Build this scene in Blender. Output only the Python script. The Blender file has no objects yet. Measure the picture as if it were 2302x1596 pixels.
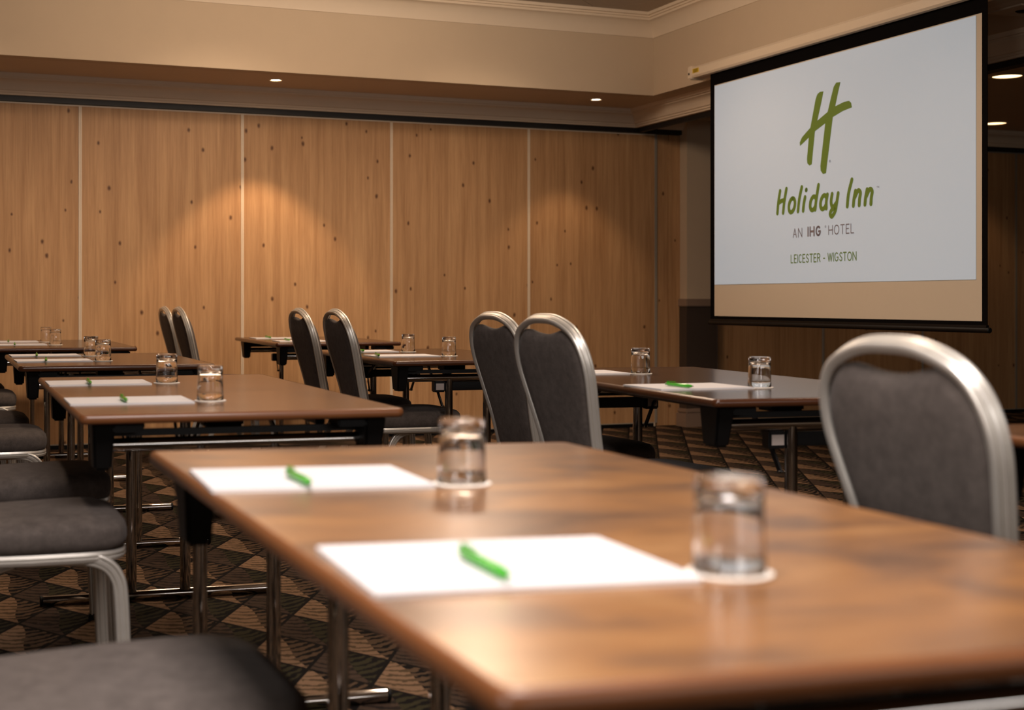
import bpy, bmesh, math, random
from mathutils import Vector, Matrix, noise
random.seed(7)
sc = bpy.context.scene
COL = sc.collection
R = math.radians
# ------------------------------------------------------------------ camera, world, exposure
YAW, CAMH, FPX = 0.391, 0.981, 3250.0
cam_d = bpy.data.cameras.new('camera'); cam = bpy.data.objects.new('camera', cam_d); COL.objects.link(cam)
cam_d.sensor_width = 36.0; cam_d.lens = FPX / 2302 * 36.0
cam_d.shift_x = (1151 - 900) / 2302; cam_d.shift_y = (675 - 798) / 2302
cam_d.clip_start = 0.05; cam_d.clip_end = 60
cam_d.dof.use_dof = True; cam_d.dof.focus_distance = 6.0; cam_d.dof.aperture_fstop = 3.8
cam.location = (0, 0, CAMH); cam.rotation_euler = (R(90), 0, -YAW)
sc.camera = cam
sc.view_settings.view_transform = 'Standard'; sc.view_settings.look = 'None'
sc.view_settings.gamma = 1.0; sc.view_settings.use_curve_mapping = False
sc.view_settings.exposure = 0.0
w = bpy.data.worlds.new('room_world'); sc.world = w; w.use_nodes = True
w.node_tree.nodes['Background'].inputs[0].default_value = (1.0, 0.72, 0.5, 1)
w.node_tree.nodes['Background'].inputs[1].default_value = 0.02
WARM = (1.0, 0.66, 0.40); MID = (1.0, 0.77, 0.58); NEUT = (1.0, 0.90, 0.86)
def area(name, loc, rot, sx, sy, power, col, spread=180):
    l = bpy.data.lights.new(name, 'AREA'); l.shape = 'RECTANGLE'; l.size = sx; l.size_y = sy
    l.energy = power; l.color = col; l.spread = R(spread)
    o = bpy.data.objects.new(name, l); o.location = loc; o.rotation_euler = rot; COL.objects.link(o); return o
def spot(name, loc, power, col, cone, blend, rad=0.03, rot=(0, 0, 0)):
    l = bpy.data.lights.new(name, 'SPOT'); l.energy = power; l.color = col; l.spot_size = R(cone); l.spot_blend = blend
    l.shadow_soft_size = rad
    o = bpy.data.objects.new(name, l); o.location = loc; o.rotation_euler = rot; COL.objects.link(o); return o
# recessed lamps of the main room (above the picture), two unseen points added to light the bulkhead, a neutral fill added over the
# camera, daylight from behind it and a side fill added for the near chair
for i, (x, y, p) in enumerate([(2.2, 3.2, 75), (3.8, 3.0, 50), (2.6, 5.5, 85), (4.0, 5.4, 40), (4.4, 7.4, 40)]):
    spot('ceiling_spot', (x, y, 2.96), p, MID, 132, 0.8, 0.08)
for x, p in ((-1.2, 95), (0.6, 95), (2.4, 95), (4.2, 75)):
    spot('wall_fill', (x, 7.2, 2.92), p, MID, 74, 1.0, 0.06, (R(44), 0, 0))  # unseen spots added to brighten the panelling, aimed away from the chair backs
for x, y, p in ((0.7, 6.3, 42), (0.75, 8.3, 34), (0.3, 4.1, 42)):
    spot('table_fill', (x, y, 2.96), p, MID, 66, 0.6, 0.06)  # narrow unseen spots added to brighten the left row's tabletops
def point(name, loc, power, col, rad):
    l = bpy.data.lights.new(name, 'POINT'); l.energy = power; l.color = col; l.shadow_soft_size = rad
    o = bpy.data.objects.new(name, l); o.location = loc; COL.objects.link(o)
point('bulkhead_fill', (3.3, 6.9, 2.85), 66, MID, 0.2)  # this point and the next are added to brighten bulkhead and ceiling
point('bulkhead_fill', (1.9, 6.9, 2.85), 46, MID, 0.2)
area('overhead_fill', (0.5, 0.9, 2.97), (0, 0, 0), 1.2, 1.2, 128, NEUT)  # added neutral fill for the near tabletop, pads and seats
area('window_daylight', (2.2, -3.7, 1.9), (R(84), 0, R(-2)), 4.6, 0.45, 46, (1.0, 0.95, 0.92))
area('chair_fill', (-1.6, 0.4, 1.5), (R(88), 0, R(-68)), 0.9, 0.9, 8, (1.0, 0.93, 0.88), 70)  # added fill, narrow spread, to lift the near chair's back
spot('wall_spot', (2.875, 9.13, 2.40), 58, WARM, 84, 0.35, 0.02)
spot('wall_spot', (5.295, 9.13, 2.40), 18, WARM, 84, 0.4, 0.02)
spot('far_room_spot', (7.218, 7.175, 2.38), 5, WARM, 110, 0.5, 0.06)
spot('far_room_spot', (9.045, 9.125, 2.38), 9, WARM, 100, 0.5, 0.06)

# ------------------------------------------------------------------ helpers
def tag(o, label=None, cat=None, group=None, kind=None):
    if label: o['label'] = label
    if cat: o['category'] = cat
    if group: o['group'] = group
    if kind: o['kind'] = kind
    return o
def empty(name, loc=(0, 0, 0), rz=0.0):
    o = bpy.data.objects.new(name, None); o.location = loc; o.rotation_euler = (0, 0, rz); o.empty_display_size = 0.1
    COL.objects.link(o); return o
def link(name, me, mat, parent=None, loc=None, rz=None):
    if mat and not me.materials: me.materials.append(mat)
    o = bpy.data.objects.new(name, me); COL.objects.link(o)
    if parent: o.parent = parent
    if loc: o.location = loc
    if rz is not None: o.rotation_euler = (0, 0, rz)
    return o
def bmobj(name, bm, mat, parent=None, smooth=True, loc=None, rz=None, angle=40):
    bmesh.ops.recalc_face_normals(bm, faces=bm.faces)
    me = bpy.data.meshes.new(name); bm.to_mesh(me); bm.free()
    if smooth:
        for p in me.polygons: p.use_smooth = True
        try: me.set_sharp_from_angle(angle=R(angle))
        except Exception: pass
    return link(name, me, mat, parent, loc, rz)
def box(bm, x0, x1, y0, y1, z0, z1, bev=0.0, M=None):
    vs = [bm.verts.new(Vector(p)) for p in [(x0, y0, z0), (x1, y0, z0), (x1, y1, z0), (x0, y1, z0), (x0, y0, z1), (x1, y0, z1), (x1, y1, z1), (x0, y1, z1)]]
    fs = [bm.faces.new([vs[i] for i in f]) for f in [(3, 2, 1, 0), (4, 5, 6, 7), (0, 1, 5, 4), (1, 2, 6, 5), (2, 3, 7, 6), (3, 0, 4, 7)]]
    if M: bmesh.ops.transform(bm, matrix=M, verts=vs)
    if bev > 0:
        es = list({e for f in fs for e in f.edges})
        bmesh.ops.bevel(bm, geom=es, offset=bev, segments=2, affect='EDGES')
def boxobj(name, dims, mat, parent=None, bev=0.0, loc=None, rz=None):
    bm = bmesh.new(); box(bm, *dims, bev=bev); return bmobj(name, bm, mat, parent, smooth=bev > 0, loc=loc, rz=rz)
def smoothpath(pts, n=8):
    P = [Vector(p) for p in pts]; out = []
    for i in range(len(P) - 1):
        p0 = P[i - 1] if i else P[0] * 2 - P[1]; p1 = P[i]; p2 = P[i + 1]; p3 = P[i + 2] if i + 2 < len(P) else P[-1] * 2 - P[-2]
        for k in range(n):
            t = k / n
            out.append(0.5 * ((2 * p1) + (-p0 + p2) * t + (2 * p0 - 5 * p1 + 4 * p2 - p3) * t * t + (-p0 + 3 * p1 - 3 * p2 + p3) * t ** 3))
    out.append(P[-1]); return out
def sweep(bm, path, prof, ref, caps=True, closed=False):
    """prof: list of (a,b): a along ref-ish, b across; rotation minimising frame"""
    P = [Vector(p) for p in path]; n = len(P); rings = []
    r = Vector(ref)
    for i in range(n):
        if closed: t = (P[(i + 1) % n] - P[i - 1]).normalized()
        else: t = (P[min(i + 1, n - 1)] - P[max(i - 1, 0)]).normalized()
        r = (r - t * r.dot(t)).normalized(); s = t.cross(r)
        rings.append([bm.verts.new(P[i] + r * a + s * b) for a, b in prof])
    m = len(prof)
    for i in range(n if closed else n - 1):
        A, B = rings[i], rings[(i + 1) % n]
        for k in range(m): bm.faces.new((A[k], A[(k + 1) % m], B[(k + 1) % m], B[k]))
    if caps and not closed:
        bm.faces.new(list(reversed(rings[0]))); bm.faces.new(rings[-1])
def circ(r, n=12): return [(r * math.cos(2 * math.pi * k / n), r * math.sin(2 * math.pi * k / n)) for k in range(n)]
def tube(bm, a, b, r, n=14, bev=0.0):
    a, b = Vector(a), Vector(b); d = (b - a).normalized(); ref = Vector((0, 0, 1)) if abs(d.z) < .9 else Vector((1, 0, 0))
    if bev:
        sweep_r(bm, [(a, r - bev), (a + d * bev, r), (b - d * bev, r), (b, r - bev)], ref, n)
    else: sweep(bm, [a, b], circ(r, n), ref)
def sweep_r(bm, pr, ref, n):
    rings = []; P = [p for p, _ in pr]
    for i, (p, r) in enumerate(pr):
        t = (P[min(i + 1, len(P) - 1)] - P[max(i - 1, 0)]).normalized(); q = (ref - t * ref.dot(t)).normalized(); s = t.cross(q)
        rings.append([bm.verts.new(p + q * x + s * y) for x, y in circ(r, n)])
    for i in range(len(rings) - 1):
        for k in range(n): bm.faces.new((rings[i][k], rings[i][(k + 1) % n], rings[i + 1][(k + 1) % n], rings[i + 1][k]))
    bm.faces.new(list(reversed(rings[0]))); bm.faces.new(rings[-1])
def lathe(bm, prof, n=32, closed=True):
    rings = []
    for r, z in prof:
        if r < 1e-6: rings.append([bm.verts.new((0, 0, z))])
        else: rings.append([bm.verts.new((r * math.cos(2 * math.pi * k / n), r * math.sin(2 * math.pi * k / n), z)) for k in range(n)])
    for i in range(len(rings) - 1):
        A, B = rings[i], rings[i + 1]
        for k in range(n):
            if len(A) == 1 and len(B) == 1: continue
            if len(A) == 1: bm.faces.new((A[0], B[(k + 1) % n], B[k]))
            elif len(B) == 1: bm.faces.new((A[k], A[(k + 1) % n], B[0]))
            else: bm.faces.new((A[k], A[(k + 1) % n], B[(k + 1) % n], B[k]))
def poly_prism(bm, pts2, z0, z1):
    a = [bm.verts.new((x, y, z0)) for x, y in pts2]; b = [bm.verts.new((x, y, z1)) for x, y in pts2]; n = len(a)
    bm.faces.new(list(reversed(a))); bm.faces.new(b)
    for k in range(n): bm.faces.new((a[k], a[(k + 1) % n], b[(k + 1) % n], b[k]))
def copy_tree(o, parent=None):
    c = o.copy(); COL.objects.link(c)
    if parent: c.parent = parent
    for ch in list(o.children): copy_tree(ch, c)
    return c

# ------------------------------------------------------------------ materials
def s2l(c): return tuple((x / 255 / 12.92 if x / 255 <= .04045 else ((x / 255 + .055) / 1.055) ** 2.4) for x in c)
def newmat(name):
    m = bpy.data.materials.new(name); m.use_nodes = True; nt = m.node_tree; b = nt.nodes['Principled BSDF']; return m, nt, b
def N(nt, t, **kw):
    n = nt.nodes.new(t)
    for k, v in kw.items():
        if k in ('operation', 'blend_type', 'data_type', 'noise_dimensions', 'feature', 'wave_type', 'bands_direction', 'distance', 'voronoi_dimensions', 'interpolation'): setattr(n, k, v)
        else: n.inputs[k].default_value = v
    return n
def simple(name, srgb, rough=0.5, metal=0.0, nz=0.0, nscale=40, bump=0.0, **kw):
    m, nt, b = newmat(name); c = s2l(srgb)
    b.inputs['Base Color'].default_value = (*c, 1); b.inputs['Roughness'].default_value = rough; b.inputs['Metallic'].default_value = metal
    if nz or bump:
        tc = nt.nodes.new('ShaderNodeTexCoord'); n = N(nt, 'ShaderNodeTexNoise', Scale=nscale, Detail=4.0); nt.links.new(tc.outputs['Object'], n.inputs['Vector'])
        if nz:
            mx = N(nt, 'ShaderNodeMixRGB'); mx.inputs[1].default_value = (*[max(0, x * (1 - nz)) for x in c], 1); mx.inputs[2].default_value = (*[min(1, x * (1 + nz)) for x in c], 1)
            nt.links.new(n.outputs['Fac'], mx.inputs[0]); nt.links.new(mx.outputs[0], b.inputs['Base Color'])
        if bump:
            bp = N(nt, 'ShaderNodeBump', Strength=bump, Distance=0.002); nt.links.new(n.outputs['Fac'], bp.inputs['Height']); nt.links.new(bp.outputs[0], b.inputs['Normal'])
    for k, v in kw.items(): b.inputs[k.replace('_', ' ')].default_value = v
    return m
def emit(name, col, strength):
    m, nt, b = newmat(name); b.inputs['Base Color'].default_value = (*col, 1)
    b.inputs['Emission Color'].default_value = (*col, 1); b.inputs['Emission Strength'].default_value = strength; return m
def mapping(nt, out='Object', scale=(1, 1, 1), rand=0.0):
    tc = nt.nodes.new('ShaderNodeTexCoord'); mp = nt.nodes.new('ShaderNodeMapping'); mp.inputs['Scale'].default_value = scale
    nt.links.new(tc.outputs[out], mp.inputs['Vector'])
    if rand:
        oi = nt.nodes.new('ShaderNodeObjectInfo'); mu = N(nt, 'ShaderNodeMath', operation='MULTIPLY'); mu.inputs[1].default_value = rand
        nt.links.new(oi.outputs['Random'], mu.inputs[0]); cb = nt.nodes.new('ShaderNodeCombineXYZ')
        for k in range(3): nt.links.new(mu.outputs[0], cb.inputs[k])
        nt.links.new(cb.outputs[0], mp.inputs['Location'])
    return mp
def ramp(nt, fac, stops):
    r = nt.nodes.new('ShaderNodeValToRGB'); els = r.color_ramp.elements
    while len(els) > 1: els.remove(els[-1])
    els[0].position = stops[0][0]; els[0].color = (*stops[0][1], 1)
    for p, c in stops[1:]: e = els.new(p); e.color = (*c, 1)
    nt.links.new(fac, r.inputs[0]); return r
def mix(nt, f, a, b, mode='MIX'):
    n = N(nt, 'ShaderNodeMixRGB', blend_type=mode)
    for i, v in enumerate((f, a, b)):
        if isinstance(v, (int, float)): n.inputs[i].default_value = v
        elif isinstance(v, tuple): n.inputs[i].default_value = (*v, 1) if len(v) == 3 else v
        else: nt.links.new(v, n.inputs[i])
    return n.outputs[0]
def math_(nt, op, a, b=None, c=None):
    n = N(nt, 'ShaderNodeMath', operation=op)
    for i, v in enumerate((a, b, c)):
        if v is None: continue
        if isinstance(v, (int, float)): n.inputs[i].default_value = v
        else: nt.links.new(v, n.inputs[i])
    return n.outputs[0]

def wood_panel(name, dark=1.0):
    m, nt, b = newmat(name)
    mp = mapping(nt, 'Object', (1, 1, 1), 37.0)
    def sc_(v, s):
        q = nt.nodes.new('ShaderNodeMapping'); q.inputs['Scale'].default_value = s; nt.links.new(v, q.inputs['Vector']); return q.outputs[0]
    V = mp.outputs[0]
    n1 = N(nt, 'ShaderNodeTexNoise', Scale=1.0, Detail=6.0, Roughness=0.62, Distortion=0.4); nt.links.new(sc_(V, (26, 26, 0.9)), n1.inputs['Vector'])
    n2 = N(nt, 'ShaderNodeTexNoise', Scale=1.0, Detail=3.0, Roughness=0.5); nt.links.new(sc_(V, (6, 6, 0.35)), n2.inputs['Vector'])
    n3 = N(nt, 'ShaderNodeTexNoise', Scale=1.0, Detail=5.0, Roughness=0.7); nt.links.new(sc_(V, (120, 120, 3.5)), n3.inputs['Vector'])
    c1 = ramp(nt, n1.outputs['Fac'], [(0.25, s2l((164, 124, 84))), (0.5, s2l((183, 144, 103))), (0.75, s2l((198, 160, 116)))]).outputs[0]
    c2 = ramp(nt, n2.outputs['Fac'], [(0.3, (0.90, 0.86, 0.83)), (0.7, (1.05, 1.04, 1.03))]).outputs[0]
    c = mix(nt, 1.0, c1, c2, 'MULTIPLY')
    c3 = ramp(nt, n3.outputs['Fac'], [(0.35, (0.86, 0.84, 0.82)), (0.6, (1.03, 1.03, 1.03))]).outputs[0]
    c = mix(nt, 1.0, c, c3, 'MULTIPLY')
    # knots: sparse cells, some of them dark round eyes with a halo
    sp = nt.nodes.new('ShaderNodeSeparateXYZ'); nt.links.new(sc_(V, (5.6, 1, 3.6)), sp.inputs[0]); cbn = nt.nodes.new('ShaderNodeCombineXYZ'); nt.links.new(sp.outputs[0], cbn.inputs[0]); nt.links.new(sp.outputs[2], cbn.inputs[1])
    dn = N(nt, 'ShaderNodeTexNoise', Scale=9.0, Detail=2.0); nt.links.new(cbn.outputs[0], dn.inputs['Vector'])
    dv = mix(nt, 0.035, cbn.outputs[0], dn.outputs['Color'], 'ADD')
    vo = N(nt, 'ShaderNodeTexVoronoi', voronoi_dimensions='2D', Scale=1.0, Randomness=1.0); nt.links.new(dv, vo.inputs['Vector'])
    wn = N(nt, 'ShaderNodeTexWhiteNoise'); nt.links.new(vo.outputs['Position'], wn.inputs['Vector'])
    rad = math_(nt, 'MULTIPLY_ADD', wn.outputs['Value'], 0.075, 0.0)
    k = math_(nt, 'DIVIDE', vo.outputs['Distance'], math_(nt, 'ADD', rad, 0.012))
    kf = ramp(nt, k, [(0.0, (1, 1, 1)), (0.45, (0.75, 0.75, 0.75)), (1.0, (0, 0, 0))]).outputs[0]
    sel = math_(nt, 'GREATER_THAN', wn.outputs['Value'], 0.55)
    kf2 = math_(nt, 'MULTIPLY', kf, math_(nt, 'MULTIPLY', sel, 1.0))
    c = mix(nt, kf2, c, s2l((74, 40, 20)))
    c = mix(nt, 1.0, c, (dark, dark, dark), 'MULTIPLY')
    nt.links.new(c, b.inputs['Base Color']); b.inputs['Roughness'].default_value = 0.5
    b.inputs['Specular IOR Level'].default_value = 0.3
    return m
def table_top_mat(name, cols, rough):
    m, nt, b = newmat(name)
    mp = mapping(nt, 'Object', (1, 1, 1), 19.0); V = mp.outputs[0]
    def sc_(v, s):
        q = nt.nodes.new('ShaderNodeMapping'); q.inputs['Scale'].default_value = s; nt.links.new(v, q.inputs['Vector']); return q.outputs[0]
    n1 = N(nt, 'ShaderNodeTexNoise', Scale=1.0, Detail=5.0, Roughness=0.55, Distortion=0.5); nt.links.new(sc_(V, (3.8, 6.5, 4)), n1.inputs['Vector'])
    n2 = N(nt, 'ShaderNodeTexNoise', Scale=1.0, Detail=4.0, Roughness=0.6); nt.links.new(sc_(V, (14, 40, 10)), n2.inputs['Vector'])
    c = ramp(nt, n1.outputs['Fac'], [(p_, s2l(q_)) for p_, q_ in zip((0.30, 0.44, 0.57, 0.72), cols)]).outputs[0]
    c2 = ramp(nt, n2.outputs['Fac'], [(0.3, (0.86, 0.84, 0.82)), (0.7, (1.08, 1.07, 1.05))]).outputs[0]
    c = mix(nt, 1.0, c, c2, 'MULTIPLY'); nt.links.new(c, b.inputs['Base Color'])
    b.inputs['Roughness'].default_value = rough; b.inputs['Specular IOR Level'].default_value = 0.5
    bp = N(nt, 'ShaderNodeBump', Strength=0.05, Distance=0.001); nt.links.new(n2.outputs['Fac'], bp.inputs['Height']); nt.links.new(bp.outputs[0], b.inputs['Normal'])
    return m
def carpet_mat():
    m, nt, b = newmat('patterned_carpet')
    tc = nt.nodes.new('ShaderNodeTexCoord'); V = tc.outputs['Object']
    # lattice coordinates a,b : p = p0 + a*e1 + b*e2
    e1 = (0.134, 0.216); e2 = (-0.101, 0.212); det = e1[0] * e2[1] - e1[1] * e2[0]
    sx = nt.nodes.new('ShaderNodeSeparateXYZ'); nt.links.new(V, sx.inputs[0])
    x = math_(nt, 'SUBTRACT', sx.outputs[0], 1.611); y = math_(nt, 'SUBTRACT', sx.outputs[1], 5.365)
    wob = N(nt, 'ShaderNodeTexNoise', Scale=60.0, Detail=2.0); nt.links.new(V, wob.inputs['Vector'])
    wo = math_(nt, 'MULTIPLY_ADD', wob.outputs['Fac'], 0.03, -0.015)
    a = math_(nt, 'ADD', math_(nt, 'ADD', math_(nt, 'MULTIPLY', x, e2[1] / det), math_(nt, 'MULTIPLY', y, -e2[0] / det)), wo)
    bb = math_(nt, 'ADD', math_(nt, 'MULTIPLY', x, -e1[1] / det), math_(nt, 'MULTIPLY', y, e1[0] / det))
    ia = math_(nt, 'FLOOR', a); ib = math_(nt, 'FLOOR', bb); fa = math_(nt, 'SUBTRACT', a, ia); fb = math_(nt, 'SUBTRACT', bb, ib)
    par = math_(nt, 'ABSOLUTE', math_(nt, 'MODULO', math_(nt, 'ADD', ia, ib), 2.0))   # 0 light column, 1 dark column
    s = math_(nt, 'SUBTRACT', fa, fb); v = math_(nt, 'MULTIPLY', math_(nt, 'ADD', fa, fb), 0.5)
    curve = math_(nt, 'MULTIPLY', math_(nt, 'SINE', math_(nt, 'MULTIPLY', v, 6.283)), -0.07)
    sc_ = math_(nt, 'SUBTRACT', s, curve)
    right = math_(nt, 'GREATER_THAN', sc_, 0.0)
    d = math_(nt, 'ABSOLUTE', sc_)
    wn = N(nt, 'ShaderNodeTexNoise', Scale=15.0, Detail=3.0, Roughness=0.6); nt.links.new(V, wn.inputs['Vector'])
    nn = math_(nt, 'MULTIPLY', wn.outputs['Fac'], 10.0)
    ph = math_(nt, 'ADD', math_(nt, 'ADD', math_(nt, 'MULTIPLY', v, 56.0), math_(nt, 'MULTIPLY', math_(nt, 'MULTIPLY', d, d), -12.0)), nn)
    st = math_(nt, 'SINE', ph)
    edge = math_(nt, 'MINIMUM', math_(nt, 'MINIMUM', fa, fb), math_(nt, 'MINIMUM', math_(nt, 'SUBTRACT', 1.0, fa), math_(nt, 'SUBTRACT', 1.0, fb)))
    # light half: tan with olive leaves
    leafL = math_(nt, 'GREATER_THAN', math_(nt, 'ADD', st, math_(nt, 'MULTIPLY', edge, 2.2)), 0.85)
    leafR = math_(nt, 'GREATER_THAN', math_(nt, 'ADD', st, math_(nt, 'MULTIPLY', math_(nt, 'SUBTRACT', edge, 0.10), 3.0)), 0.2)
    TAN = s2l((124, 98, 76)); OLV = s2l((78, 62, 44)); BLK = s2l((14, 11, 10)); BRN = s2l((66, 52, 42)); GRN = s2l((50, 46, 30)); DK = s2l((34, 27, 23)); T2 = s2l((82, 64, 48))
    LL = mix(nt, leafL, TAN, OLV); LR = mix(nt, leafR, BLK, T2)
    DL = mix(nt, leafL, BRN, DK); DR = mix(nt, leafR, BLK, GRN)
    cl = mix(nt, right, LL, LR); cd = mix(nt, right, DL, DR); c = mix(nt, par, cl, cd)
    # dark outline on the lower right edges
    ol = math_(nt, 'LESS_THAN', math_(nt, 'MINIMUM', fb, math_(nt, 'SUBTRACT', 1.0, fa)), 0.055)
    c = mix(nt, ol, c, BLK)
    fz = N(nt, 'ShaderNodeTexNoise', Scale=420.0, Detail=2.0); nt.links.new(V, fz.inputs['Vector'])
    fr = ramp(nt, fz.outputs['Fac'], [(0.3, (0.7, 0.7, 0.7)), (0.7, (1.2, 1.2, 1.2))]).outputs[0]
    c = mix(nt, 1.0, c, fr, 'MULTIPLY')
    nt.links.new(c, b.inputs['Base Color']); b.inputs['Roughness'].default_value = 0.95; b.inputs['Specular IOR Level'].default_value = 0.1
    bp = N(nt, 'ShaderNodeBump', Strength=0.4, Distance=0.003); nt.links.new(fz.outputs['Fac'], bp.inputs['Height']); nt.links.new(bp.outputs[0], b.inputs['Normal'])
    return m
def fabric_mat(name, c0, c1):
    m, nt, b = newmat(name); mp = mapping(nt, 'Object', (1, 1, 1), 11.0); V = mp.outputs[0]
    n1 = N(nt, 'ShaderNodeTexNoise', Scale=38.0, Detail=5.0, Roughness=0.7); nt.links.new(V, n1.inputs['Vector'])
    n2 = N(nt, 'ShaderNodeTexNoise', Scale=520.0, Detail=2.0); nt.links.new(V, n2.inputs['Vector'])
    c = ramp(nt, n1.outputs['Fac'], [(0.3, s2l(c0)), (0.7, s2l(c1))]).outputs[0]
    f = ramp(nt, n2.outputs['Fac'], [(0.3, (0.8, 0.8, 0.8)), (0.7, (1.15, 1.15, 1.15))]).outputs[0]
    nt.links.new(mix(nt, 1.0, c, f, 'MULTIPLY'), b.inputs['Base Color']); b.inputs['Roughness'].default_value = 0.9
    b.inputs['Sheen Weight'].default_value = 0.06; b.inputs['Sheen Roughness'].default_value = 0.4; b.inputs['Specular IOR Level'].default_value = 0.15
    bp = N(nt, 'ShaderNodeBump', Strength=0.25, Distance=0.001); nt.links.new(n2.outputs['Fac'], bp.inputs['Height']); nt.links.new(bp.outputs[0], b.inputs['Normal'])
    return m
def metal_mat(name, c, rough, sc3=(200, 200, 4)):
    m, nt, b = newmat(name); mp = mapping(nt, 'Object', sc3)
    n = N(nt, 'ShaderNodeTexNoise', Scale=1.0, Detail=3.0); nt.links.new(mp.outputs[0], n.inputs['Vector'])
    b.inputs['Base Color'].default_value = (*s2l(c), 1); b.inputs['Metallic'].default_value = 1.0
    r = nt.nodes.new('ShaderNodeMapRange'); r.inputs['To Min'].default_value = rough * 0.8; r.inputs['To Max'].default_value = rough * 1.25
    nt.links.new(n.outputs['Fac'], r.inputs[0]); nt.links.new(r.outputs[0], b.inputs['Roughness']); return m
def glass_mat(name, tint=(1, 1, 1)):
    m, nt, b = newmat(name); b.inputs['Base Color'].default_value = (*tint, 1); b.inputs['Roughness'].default_value = 0.0
    b.inputs['IOR'].default_value = 1.47; b.inputs['Transmission Weight'].default_value = 1.0; return m

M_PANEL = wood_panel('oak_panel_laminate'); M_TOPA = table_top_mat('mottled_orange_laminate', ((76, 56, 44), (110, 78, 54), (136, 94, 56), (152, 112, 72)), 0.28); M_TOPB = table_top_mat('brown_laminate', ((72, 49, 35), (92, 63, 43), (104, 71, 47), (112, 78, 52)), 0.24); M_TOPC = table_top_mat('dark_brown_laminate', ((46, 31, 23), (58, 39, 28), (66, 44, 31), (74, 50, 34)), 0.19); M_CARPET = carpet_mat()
M_CREAM = simple('cream_emulsion', (196, 176, 150), 0.8, nz=0.03, nscale=8)
M_CORN = simple('cornice_paint', (222, 204, 180), 0.6, nz=0.02, nscale=8)
M_SOFFIT = simple('soffit_paint', (206, 186, 162), 0.85, nz=0.03, nscale=6)
M_TILE = simple('ceiling_tile', (184, 170, 152), 0.9, nz=0.05, nscale=60, bump=0.2)
M_TAUPE = simple('taupe_gloss_paint', (138, 116, 100), 0.4, nz=0.04)
M_DADO = simple('dark_dado_paint', (62, 50, 42), 0.6, nz=0.08)
M_BLACK = simple('black_track', (18, 16, 15), 0.5, nz=0.1)
M_ALU = metal_mat('brushed_aluminium_strip', (214, 204, 192), 0.42)
M_ALUD = simple('grey_panel_strip', (150, 142, 130), 0.45, nz=0.05)
M_ALUS = simple('pale_panel_strip', (214, 196, 172), 0.5, nz=0.04)
M_FRAME = metal_mat('silver_chair_frame', (212, 208, 200), 0.36, (60, 60, 60)); M_FRAME.node_tree.nodes['Principled BSDF'].inputs['Metallic'].default_value = 0.6
M_CHROME = simple('chrome_tube', (186, 182, 178), 0.07, metal=1.0, nz=0.02)
M_BLKPL = simple('black_plastic', (9, 8, 8), 0.5, nz=0.15, Specular_IOR_Level=0.25)
M_BLKST = simple('black_steel', (10, 9, 9), 0.35, nz=0.15, Specular_IOR_Level=0.3)
M_FAB = fabric_mat('charcoal_upholstery', (78, 71, 67), (98, 90, 85))
M_EDGE = simple('dark_tabletop_edge', (74, 42, 24), 0.25, nz=0.12, nscale=20); M_EDGEL = simple('brown_tabletop_edge', (112, 68, 38), 0.33, nz=0.12, nscale=20)
M_PAPER = simple('white_paper', (208, 206, 208), 0.6, nz=0.01)
M_COAST = simple('coaster_card', (244, 236, 224), 0.7, nz=0.02)
M_GLASS = glass_mat('clear_glass')
M_GREEN = simple('green_plastic', (70, 190, 40), 0.15, nz=0.03, Transmission_Weight=0.35)
M_GREEND = simple('dark_green_plastic', (36, 120, 30), 0.25, nz=0.03)
M_STICK = simple('printed_sticker', (190, 176, 168), 0.5, nz=0.1, nscale=300)
M_CASE = simple('screen_case_enamel', (214, 196, 172), 0.35, nz=0.01)
M_SCRW = simple('screen_fabric_white', (196, 182, 162), 0.85, nz=0.01)
M_SCRB = simple('screen_fabric_black', (9, 7, 7), 0.9, nz=0.1, Specular_IOR_Level=0.05)
M_PIC = emit('projected_picture', (0.155, 0.205, 0.245), 1.0); M_PIC.node_tree.nodes['Principled BSDF'].inputs['Roughness'].default_value = 0.85; M_PIC.node_tree.nodes['Principled BSDF'].inputs['Base Color'].default_value = (.40, .40, .40, 1)
M_LOGO = emit('projected_green', (0.10, 0.155, 0.018), 0.22); M_GREY = emit('projected_grey', (0.16, 0.13, 0.14), 0.12)
M_YEL = simple('yellow_label', (214, 176, 30), 0.5, nz=0.03); M_LAMP = emit('lamp_lens', (1.0, 0.66, 0.34), 3.2); M_LAMPS = emit('small_lamp_lens', (1.0, 0.82, 0.6), 14.0)
M_TRIM = simple('lamp_trim', (210, 190, 165), 0.3, metal=0.4, nz=0.02)

# ------------------------------------------------------------------ setting
D = 9.63; WP = 1.108; X0 = 1.683
PT = 2.268                                     # panel top
ZS = 2.436                                     # soffit
ZC = 3.0                                       # main ceiling
def struct(o): o['kind'] = 'structure'; return o
bx, by = 5.581, 8.833; AR = 0.0724             # beam corner, beam direction
vA = Vector((math.sin(AR), math.cos(AR), 0)); nA = Vector((vA.y, -vA.x, 0))
def PA(s, off=0.0, z=0.0):                     # point along the beam line (s towards the camera) and off to the far side
    return Vector((bx, by, 0)) - vA * s + nA * off + Vector((0, 0, z))
struct(boxobj('floor', (-4.5, 13, -4.5, 10.2, -0.05, 0.0), M_CARPET))
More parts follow.
